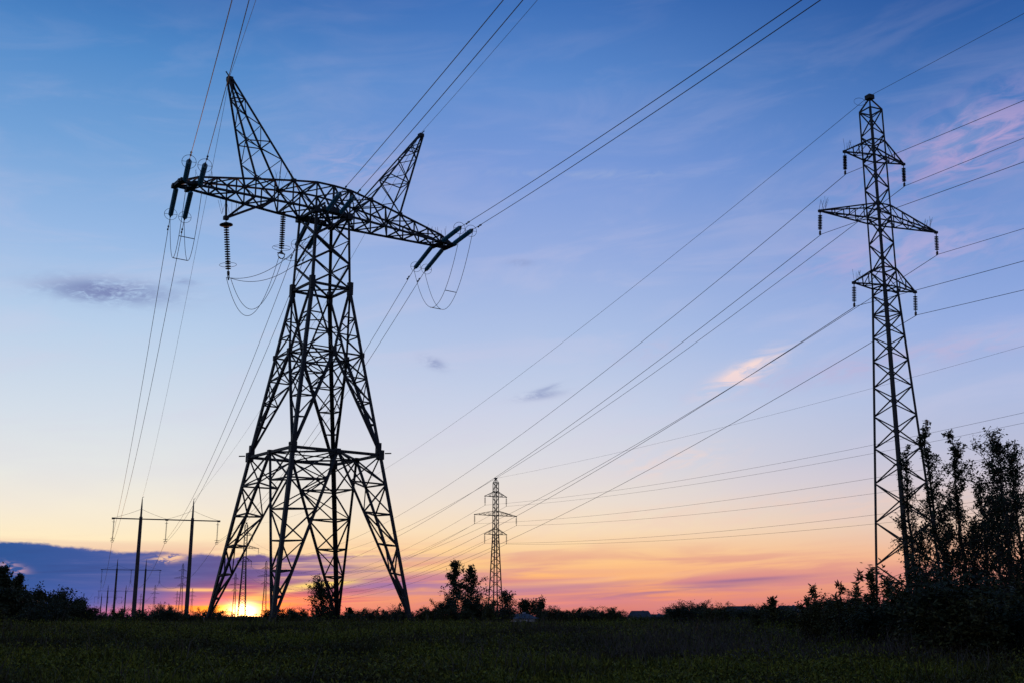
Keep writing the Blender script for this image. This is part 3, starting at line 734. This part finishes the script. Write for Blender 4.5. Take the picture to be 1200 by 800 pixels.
# ------------------------------------------------------------------ foliage
def leaves(P, size, elong=1.0, up=.3):
    """one small kite-shaped face per point"""
    n = len(P); d = rng.normal(size=(n, 3)); d[:, 2] = d[:, 2]*.8+up; d /= np.linalg.norm(d, axis=1)[:, None]
    e = np.cross(d, rng.normal(size=(n, 3))); e /= np.linalg.norm(e, axis=1)[:, None]
    s = (size*rng.uniform(.6, 1.35, n))[:, None]
    v = np.stack([P, P+d*s*.5*elong+e*s*.32, P+d*s*elong, P+d*s*.45*elong-e*s*.32], 1).reshape(-1, 3)
    return v, np.arange(4*n)
def grow(h, width, seed, nl, leaf, shape='round', lean=0.0, limbs=26, low=.12, stems=1, up=.9, clump=.22, elong=1.4, fork=0):
    """returns (trunk MB, leaf verts, loops)"""
    r = random.Random(seed); m = MB(); pts = []
    for st in range(stems):
        hh = h*(1 if st == 0 else r.uniform(.65, .95)); ang = r.uniform(0, 6.28); sp_ = 0 if stems == 1 else width*.35
        top = Vector((math.cos(ang)*sp_+lean*hh, math.sin(ang)*sp_, hh)); b0 = Vector((math.cos(ang)*sp_*.2, math.sin(ang)*sp_*.2, 0))
        trunk = []
        for j in range(9):
            t = j/8; p = b0.lerp(top, t)+Vector((r.uniform(-1,1), r.uniform(-1,1), 0))*(.03*hh*math.sin(t*3.1))*.5; trunk.append(p)
        trunk[0].z = -.15; tr = max(.012*hh, .02)
        m.rings(trunk, [tr*(1-.93*j/8)+.004 for j in range(9)], 6)
        for q_ in range(limbs//stems):
            t = low+(1-low)*(q_+r.random())/(limbs//stems)*.97; f = t*8; j = min(7, int(f)); p = trunk[j].lerp(trunk[j+1], f-j)
            if shape == 'round': wd = math.sqrt(max(.02, 1-((t-.55)/.5)**2))
            elif shape == 'column': wd = min(1, .45+1.5*t) if t < .4 else 1-.62*(t-.4)/.6
            elif shape == 'cone': wd = 1.08-t
            else: wd = .6+.4*r.random()
            L = width*wd*r.uniform(.55, 1.15); a = r.uniform(0, 6.28)
            d = Vector((math.cos(a), math.sin(a), up*r.uniform(.5, 1.4))).normalized()
            P_ = [p]; cur = p.copy()
            for s_ in range(5):
                cur = cur+d*(L/5); d = (d+Vector((r.uniform(-.22,.22), r.uniform(-.22,.22), r.uniform(-.02,.22)))).normalized(); P_.append(cur.copy())
            m.rings(P_, [tr*.35*(1-t*.6)*(1-.17*x)+.003 for x in range(6)], 4)
            for s_ in range(1, 6):
                for _ in range(3):
                    g3 = [max(-1.5, min(1.5, r.gauss(0, 1))) for _q in range(3)]; tw = P_[s_]+Vector((g3[0], g3[1], .2+.9*g3[2]))*max(L*clump, .014*h)
                    if r.random() < .85: m.beam(P_[s_], tw, .008+.003*h/8)
                    pts.append((P_[s_], tw, L))
    A = np.array([list(p[0]) for p in pts]); B = np.array([list(p[1]) for p in pts]); Ls = np.array([p[2] for p in pts])
    w = rng.uniform(.1, 1, len(A))**2; w /= w.sum()
    i = rng.choice(len(A), nl, p=w); t = rng.uniform(.1, 1.1, nl)[:, None]
    Pn = A[i]*(1-t)+B[i]*t + np.clip(rng.normal(size=(nl, 3)), -1.5, 1.5)*(Ls[i]*clump*.33)[:, None]
    Pn[:, 2] = np.maximum(Pn[:, 2], .02)
    v, lp_ = leaves(Pn, np.full(nl, leaf), elong)
    return m, v, lp_
def plant(name, cat, P, h, width, label, group=None, seed=1, nl=6000, leaf=.1, mat='leaf', rz=0.0, **kw):
    t = empty(name, P, rz, label, cat, group); m, v, l = grow(h, width, seed, nl, leaf, **kw)
    bush = name in ('bush', 'sapling', 'weed'); m.build('stems' if bush else 'trunk', M['bark'], t); np_mesh('foliage' if bush else 'crown', v, l, 4, M[mat], t); return t
def copy_plant(src, P, s, rz, label, group):
    o = copy_tree(src); o.location = P; o.scale = (s[0], s[0], s[1]); o.rotation_euler = (0, 0, rz); tag(o, label, None, group); return o
def hgt(px, ytop, dist): return (math.tan(R(az_el(px, ytop)[1]))*dist+CZ)-ground_z(*place(px, dist)[:2])

# slender trees on the right
G = 'slender trees in front of the right pylon'
for (px, yt, dist, w, nl, lean, lab, sd_) in (
        (1103, 497, 46, .95, 9500, -.12, 'slender leafy tree with the highest tip, right beside the right pylon', 3),
        (1135, 507, 47, 1.05, 11000, -.015, 'second slender tree from the right pylon, with a dense pointed top', 4),
        (1076, 527, 48, .9, 6500, .0, 'sparse slender tree standing in front of the legs of the right pylon', 5),
        (1189, 515, 44, 1.8, 15000, .03, 'broad dark tree cut by the right edge of the photo', 6),
        (1163, 566, 46, 1.1, 7000, .02, 'lower tree between the dense pointed one and the broad one at the edge', 8),
        (1205, 528, 45, 1.7, 9000, .0, 'dark leafy tree at the very edge behind the broad one', 21),
        (1178, 585, 42, 1.4, 5500, -.03, 'low dense tree filling the space left of the broad edge tree', 22),
        (1148, 612, 43, 1.2, 4200, .05, 'low thin tree right of the dense pointed one', 23),
        (1088, 622, 42, 1.1, 3600, -.05, 'low feathery tree hiding the right foot of the right pylon', 24),
        (1117, 590, 43, 1.1, 5500, .03, 'low leafy tree growing below the two tallest slender ones', 9)):
    h = hgt(px, yt, dist)
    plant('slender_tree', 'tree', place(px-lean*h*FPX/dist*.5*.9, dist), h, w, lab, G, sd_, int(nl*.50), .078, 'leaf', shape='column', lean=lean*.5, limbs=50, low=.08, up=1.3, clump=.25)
# twin trees and neighbours in the middle distance
G2 = 'trees along the field edge'
for (px, yt, dist, w, nl, lab, sd_, shp, lf) in (
        (534, 661, 118, 1.9, 3600, 'taller left one of the twin leafy trees left of the middle pylon', 11, 'column', .17),
        (552, 669, 119, 1.8, 3000, 'shorter right one of the twin leafy trees left of the middle pylon', 12, 'column', .17),
        (377, 688, 150, 2.6, 4200, 'round dark tree seen between the feet of the big pylon', 13, 'round', .2),
        (592, 700, 112, 1.5, 1500, 'thin rounded bushy tree right at the foot of the middle pylon', 14, 'round', .15),
        (617, 708, 230, 2.8, 5000, 'rounded far tree standing behind the small pale house', 15, 'round', .3),
        (632, 709, 236, 2.6, 4500, 'far rounded tree right of the one behind the pale house', 16, 'round', .3),
        (410, 712, 150, 1.0, 2500, 'small pointed dark tree right of the third foot of the big pylon', 17, 'cone', .18)):
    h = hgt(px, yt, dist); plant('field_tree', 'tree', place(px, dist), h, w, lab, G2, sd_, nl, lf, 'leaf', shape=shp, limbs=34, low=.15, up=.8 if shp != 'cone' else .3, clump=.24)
# little wood on the left edge
G3 = 'trees of the small wood on the left edge'
for i, (px, yt, dist, w, shp, lab) in enumerate((
        (-4, 668, 75, .9, 'round', 'tallest tree at the left edge of the photo, cut by it'),
        (14, 677, 82, .9, 'column', 'second tree from the left edge, broad with a knobbly top'),
        (3, 702, 70, 1.3, 'round', 'lower round tree in front of the tallest ones at the left edge'),
        (46, 693, 98, .8, 'cone', 'narrow pointed tree sticking out of the left wood'),
        (32, 702, 95, 1.5, 'round', 'round dark tree left of the narrow pointed one'),
        (62, 705, 100, 1.7, 'round', 'round dark tree just right of the narrow pointed one'),
        (72, 704, 108, 1.1, 'cone', 'pointed tree near the right end of the left wood'),
        (86, 711, 112, 1.6, 'round', 'last low tree at the right end of the left wood'),
        (20, 711, 80, 1.6, 'round', 'low wide tree in front of the left wood'))):
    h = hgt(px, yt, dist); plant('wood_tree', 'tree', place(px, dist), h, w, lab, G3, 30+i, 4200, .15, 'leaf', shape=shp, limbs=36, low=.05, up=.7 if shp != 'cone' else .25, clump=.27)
# saplings poking out of the scrub
G4 = 'saplings in the scrub'
for i, (px, yt, dist, w, lab, lean) in enumerate((
        (955, 687, 44, .38, 'leafy sapling with a pointed tip left of the right pylon', .0), (985, 683, 43, .40, 'thin bent sapling with a few large leaves', .12),
        (1003, 671, 42, .42, 'tall thin sapling leaning to the right', .16), (1025, 668, 43, .5, 'bushy sapling right at the foot of the right pylon', .0),
        (1046, 680, 42, .6, 'leafy sapling just right of the foot of the right pylon', .0), (906, 703, 52, .45, 'airy low sapling halfway between the pylons', .0))):
    h = hgt(px, yt, dist); plant('sapling', 'sapling', place(px-lean*40, dist), h, w, lab, G4, 60+i, 230+420*(w > .44), .085, 'leaf2', shape='column', lean=lean, limbs=13+8*(w > .44), low=.25, up=1.5, clump=.13, elong=2.2)
for i, (px, yt, dist, w, lab) in enumerate(((404, 713, 62, .2, 'thin leafy weed standing right of the third foot of the big pylon'), (441, 711, 60, .22, 'thin weed with a leafy tip between the two right feet of the big pylon'),
        (466, 706, 57, .28, 'tallest thin weed, just left of the rightmost foot of the big pylon'), (337, 714, 60, .2, 'thin weed standing right of the second foot of the big pylon'), (500, 712, 62, .22, 'thin weed right of the rightmost foot of the big pylon'))):
    plant('weed', 'weed', place(px, dist), hgt(px, yt, dist), w, lab, 'tall weeds round the big pylon', 120+i, 70, .075, 'leaf2', shape='cone', lean=.1, limbs=9, low=.35, up=1.3, clump=.15, elong=2)
# scrub: a handful of source bushes, copied along the field edge
src = []
for i in range(6):
    w = (1.3, 1.0, 1.5, 1.1, 1.3, .9)[i]
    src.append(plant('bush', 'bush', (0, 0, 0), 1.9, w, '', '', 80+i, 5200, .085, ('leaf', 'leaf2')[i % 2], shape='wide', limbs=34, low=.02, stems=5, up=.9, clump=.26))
used = set()
def bush_at(px, dist, h, wide, label, group, r):
    k_ = r.randrange(6); P = place(px, dist); P.z -= .05; s = h/1.9
    if k_ in used: o = copy_plant(src[k_], P, (s*wide, s), r.uniform(0, 6.28), label, group)
    else:
        used.add(k_); o = src[k_]; o.location = P; o.scale = (s*wide, s*wide, s); o.rotation_euler = (0, 0, r.uniform(0, 6.28)); tag(o, label, 'bush', group)
    return o
r_ = random.Random(5)
for (x0, x1, step, d0, d1, y0, y1, lab, grp) in (
        (640, 830, 5.0, 62, 90, 712.5, 719.5, 'dark bush in the scrub band right of the middle pylon', 'scrub band right of the middle pylon'),
        (790, 960, 4.5, 52, 76, 709, 717.5, 'dark bush in the taller scrub in front of the right-hand houses', 'taller scrub by the right-hand houses'),
        (955, 1075, 6.5, 40, 56, 702, 716, 'dense dark bush at the foot of the right pylon', 'bushes at the foot of the right pylon'),
        (1070, 1290, 7, 36, 50, 688, 716, 'dense black bush under the slender trees at the right edge', 'undergrowth of the slender trees'),
        (498, 596, 7, 92, 112, 706, 718, 'dark bush under the twin trees', 'bushes under the twin trees'),
        (-20, 105, 9, 62, 90, 706, 722, 'dark bush at the foot of the left wood', 'bushes at the foot of the left wood'),
        (100, 500, 6.5, 105, 190, 714.5, 722, 'low far bush on the horizon behind the big pylon', 'low bushes along the horizon')):
    px = x0
    while px < x1:
        dist = r_.uniform(d0, d1); yt = r_.uniform(y0, y1)
        if 726 < px < 784: yt = max(yt, 722.5)
        if 848 < px < 892 or 908 < px < 950: yt = max(yt, 716)
        if 260 < px < 312: yt = max(yt, 723)
        h = max(.35, hgt(px, yt, dist)); bush_at(px, dist, h, r_.uniform(.9, 1.5)*(1.3 if h < 1.3 else 1), lab, grp, r_); px += step*r_.uniform(.7, 1.3)
for (px, yt, dist, lab) in ((197, 712, 130, 'spiky dark bush standing in front of the gap between the portal poles'), (575, 706, 104, 'big rounded bush at the foot of the middle pylon'), (556, 700, 106, 'dense bush filling the gap between the twin trees and the middle pylon'), (388, 712, 120, 'bush right behind the third foot of the big pylon')):
    bush_at(px, dist, hgt(px, yt, dist), 1.1, lab, 'single bushes on the field edge', r_)

# far wood along the horizon: one mass of crowns
n = 52000; a = rng.uniform(-34, 34, n); hh = .45+1.0*(.5+.5*np.sin(a*1.9+2*np.sin(a*.7)))*(.5+.5*np.sin(a*5.3+1)); dist = rng.uniform(330, 470, n)
hp = hh+.35*np.sin(a*23+np.sin(a*7))+.3*np.sin(a*61); hp = np.maximum(hp, .3)
z = -.5+(hp*.7+.95)*rng.uniform(0, 1, n)**.6
Pt = np.stack([np.sin(np.radians(a))*dist, np.cos(np.radians(a))*dist, z], -1); v, l = leaves(Pt, np.full(n, 1.0), 1.0, .1)
tag(np_mesh('distant_wood', v, l, 4, M['leaf']), 'thin dark line of far-off trees along the whole horizon', 'wood', None, 'stuff')

# ------------------------------------------------------------------ houses beyond the field
def house(px, dist, w, d, hwall, hroof, rz, wallm, label, hip=True, ytop=None):
    P = place(px, dist); P.z -= .05
    if ytop: sc_ = (math.tan(R(az_el(px, ytop)[1]))*dist+CZ-P.z)/(hwall+hroof)
    else: sc_ = 1
    t = empty('house', P, rz, label, 'house', 'houses beyond the scrub'); t.scale = (1, 1, sc_)
    m = MB(); m.box((0, 0, hwall/2), w, d, hwall); wl = m.build('wall', M[wallm], t)
    m = MB(); e = .5; i = 0; rr = w*.28 if hip else w/2+e
    V = [(-w/2-e, -d/2-e, hwall+.003), (w/2+e, -d/2-e, hwall+.003), (w/2+e, d/2+e, hwall+.003), (-w/2-e, d/2+e, hwall+.003), (-rr, 0, hwall+hroof), (rr, 0, hwall+hroof)]
    m.v = [Vector(x) for x in V]; m.f = [(0,1,5,4), (1,2,5), (2,3,4,5), (3,0,4), (3,2,1,0)]; rf = m.build('roof', M['roof'], t)
    c_ = MB(); c_.box((w*.1, .2, hwall+hroof*.9), .35, .35, .6); c_.build('chimney', M['wall'], rf)
    for sx in (-.3, 0, .3):
        f = MB(); f.box((sx*w, -d/2-.03, hwall*.55), 1.2, .08, 1.3); fo = f.build('window', M['wall'], t)
        g_ = MB(); g_.box((sx*w, -d/2-.075, hwall*.55), 1.0, .03, 1.1); g_.build('pane', M['pane'], fo)
house(612, 128, 2.3, 3, 2.4, .7, R(8), 'white', 'small pale blue-white house just right of the middle pylon', True, 718.5)
house(750, 210, 5.4, 5, 2.8, 2.4, R(-8), 'wall', 'dark hip-roofed house centre right behind the scrub', True, 715)
house(771, 205, 2.6, 4, 2.6, 1.6, R(12), 'white', 'small pale house touching the dark hip-roofed one', False, 719)
house(868, 200, 8, 6, 2.8, 2.6, R(0), 'wall', 'long low dark-roofed house behind the taller scrub', True, 709.5)
house(926, 190, 6, 6, 3.0, 2.0, R(-10), 'wall', 'dark-roofed house with grey walls left of the right pylon', True, 709)
house(941, 180, 3, 4, 2.6, 1.9, R(25), 'white', 'pale-walled house end just left of the saplings', False, 711)

# ------------------------------------------------------------------ field cover
def scatter(n, rmin, rmax, amax, pw=1.0):
    r = rmin+(rmax-rmin)*rng.uniform(0, 1, n)**pw; a = np.radians(rng.uniform(-amax, amax, n)); return np.sin(a)*r, np.cos(a)*r
def blades(n, rmin, rmax, amax, h, w, bend=.5, pw=1.0, cl=None):
    x, y = scatter(n, rmin, rmax, amax, pw)
    dens = .5+.5*np.sin(x*.55+1.7*np.sin(y*.4))*np.sin(y*.62+1.2*np.sin(x*.33)); hs = h*(.3+1.3*dens**1.5)*rng.uniform(.4, 1.5, n)
    if cl is not None: keep = rng.uniform(0, 1, n) < cl(x, y); x, y, hs = x[keep], y[keep], hs[keep]; n = len(x)
    b = np.stack([x, y, ground_z(x, y)-.01], -1); a = rng.uniform(0, 6.283, n); s = np.stack([np.cos(a), np.sin(a), 0*a], -1); l = rng.normal(size=(n, 3))*bend; l[:, 2] = 1
    l /= np.linalg.norm(l, axis=1)[:, None]; ws = (w*rng.uniform(.6, 1.4, n))[:, None]
    mid = b+l*hs[:, None]*.55; tip = b+l*hs[:, None]+rng.normal(size=(n, 3))*(hs[:, None]*.25)
    v = np.stack([b-s*ws*.5, b+s*ws*.5, mid+s*ws*.5, mid-s*ws*.5, tip+s*ws*.08, tip-s*ws*.08], 1).reshape(-1, 3)
    return v, (np.arange(n)[:, None]*6+np.array([0, 1, 2, 3, 3, 2, 4, 5])[None]).ravel()
v, l = blades(320000, 22, 75, 34, .20, .028, .7, 1.25)
tag(np_mesh('grass', v, l, 4, M['grass']), 'short dark green grass and clover covering the whole field', 'grass', None, 'stuff')
v, l = blades(32000, 49, 62, 33, .11, .02, .3, 1.0)
tag(np_mesh('brown_weeds', v, l, 4, M['reed']), 'band of brownish weeds along the far edge of the grass', 'weeds', None, 'stuff')
v, l = blades(2600, 24, 60, 27, .55, .02, .3, 1.0)
tag(np_mesh('seed_stalks', v, l, 4, M['reed']), 'scattered thin seed stalks standing above the grass', 'weeds', None, 'stuff')
# broad-leaved tufts
nt_ = 10000; tx, ty = scatter(nt_, 22, 66, 34, 1.1); tr = rng.uniform(.08, .5, nt_)*(.5+.8*(np.sin(tx*.5+2*np.sin(ty*.37))*np.sin(ty*.7+tx*.2) > -.1)); m_ = 26
px_ = (tx[:, None]+rng.normal(size=(nt_, m_))*tr[:, None]).ravel(); py_ = (ty[:, None]+rng.normal(size=(nt_, m_))*tr[:, None]).ravel()
pz_ = ground_z(px_, py_)+np.minimum(np.abs(rng.normal(size=px_.shape)), 1.5)*.17*np.repeat((.4+tr*2)*np.where(rng.uniform(0, 1, nt_) < .2, 1.6, .8), m_)
v, l = leaves(np.stack([px_, py_, pz_], -1), np.full(px_.shape, .062), 1.5, .6)
tag(np_mesh('field_weeds', v, l, 4, M['grass']), 'low leafy weeds growing in clumps through the field', 'weeds', None, 'stuff')
band = lambda x, y: np.clip((np.degrees(np.arctan2(x, y))+3)/12, 0, 1)*(np.hypot(x, y) > 34)
v, l = blades(75000, 34, 58, 34, .38, .02, .22, 1.0, band)
tag(np_mesh('dry_weeds', v, l, 4, M['reed']), 'tall brownish dry weeds in front of the scrub on the right', 'weeds', None, 'stuff')
v, l = blades(62000, 60, 110, 33, .13, .03, .3, 1.0)
tag(np_mesh('rough_grass', v, l, 4, M['reed']), 'rough grass round the feet of the big pylon', 'grass', None, 'stuff')
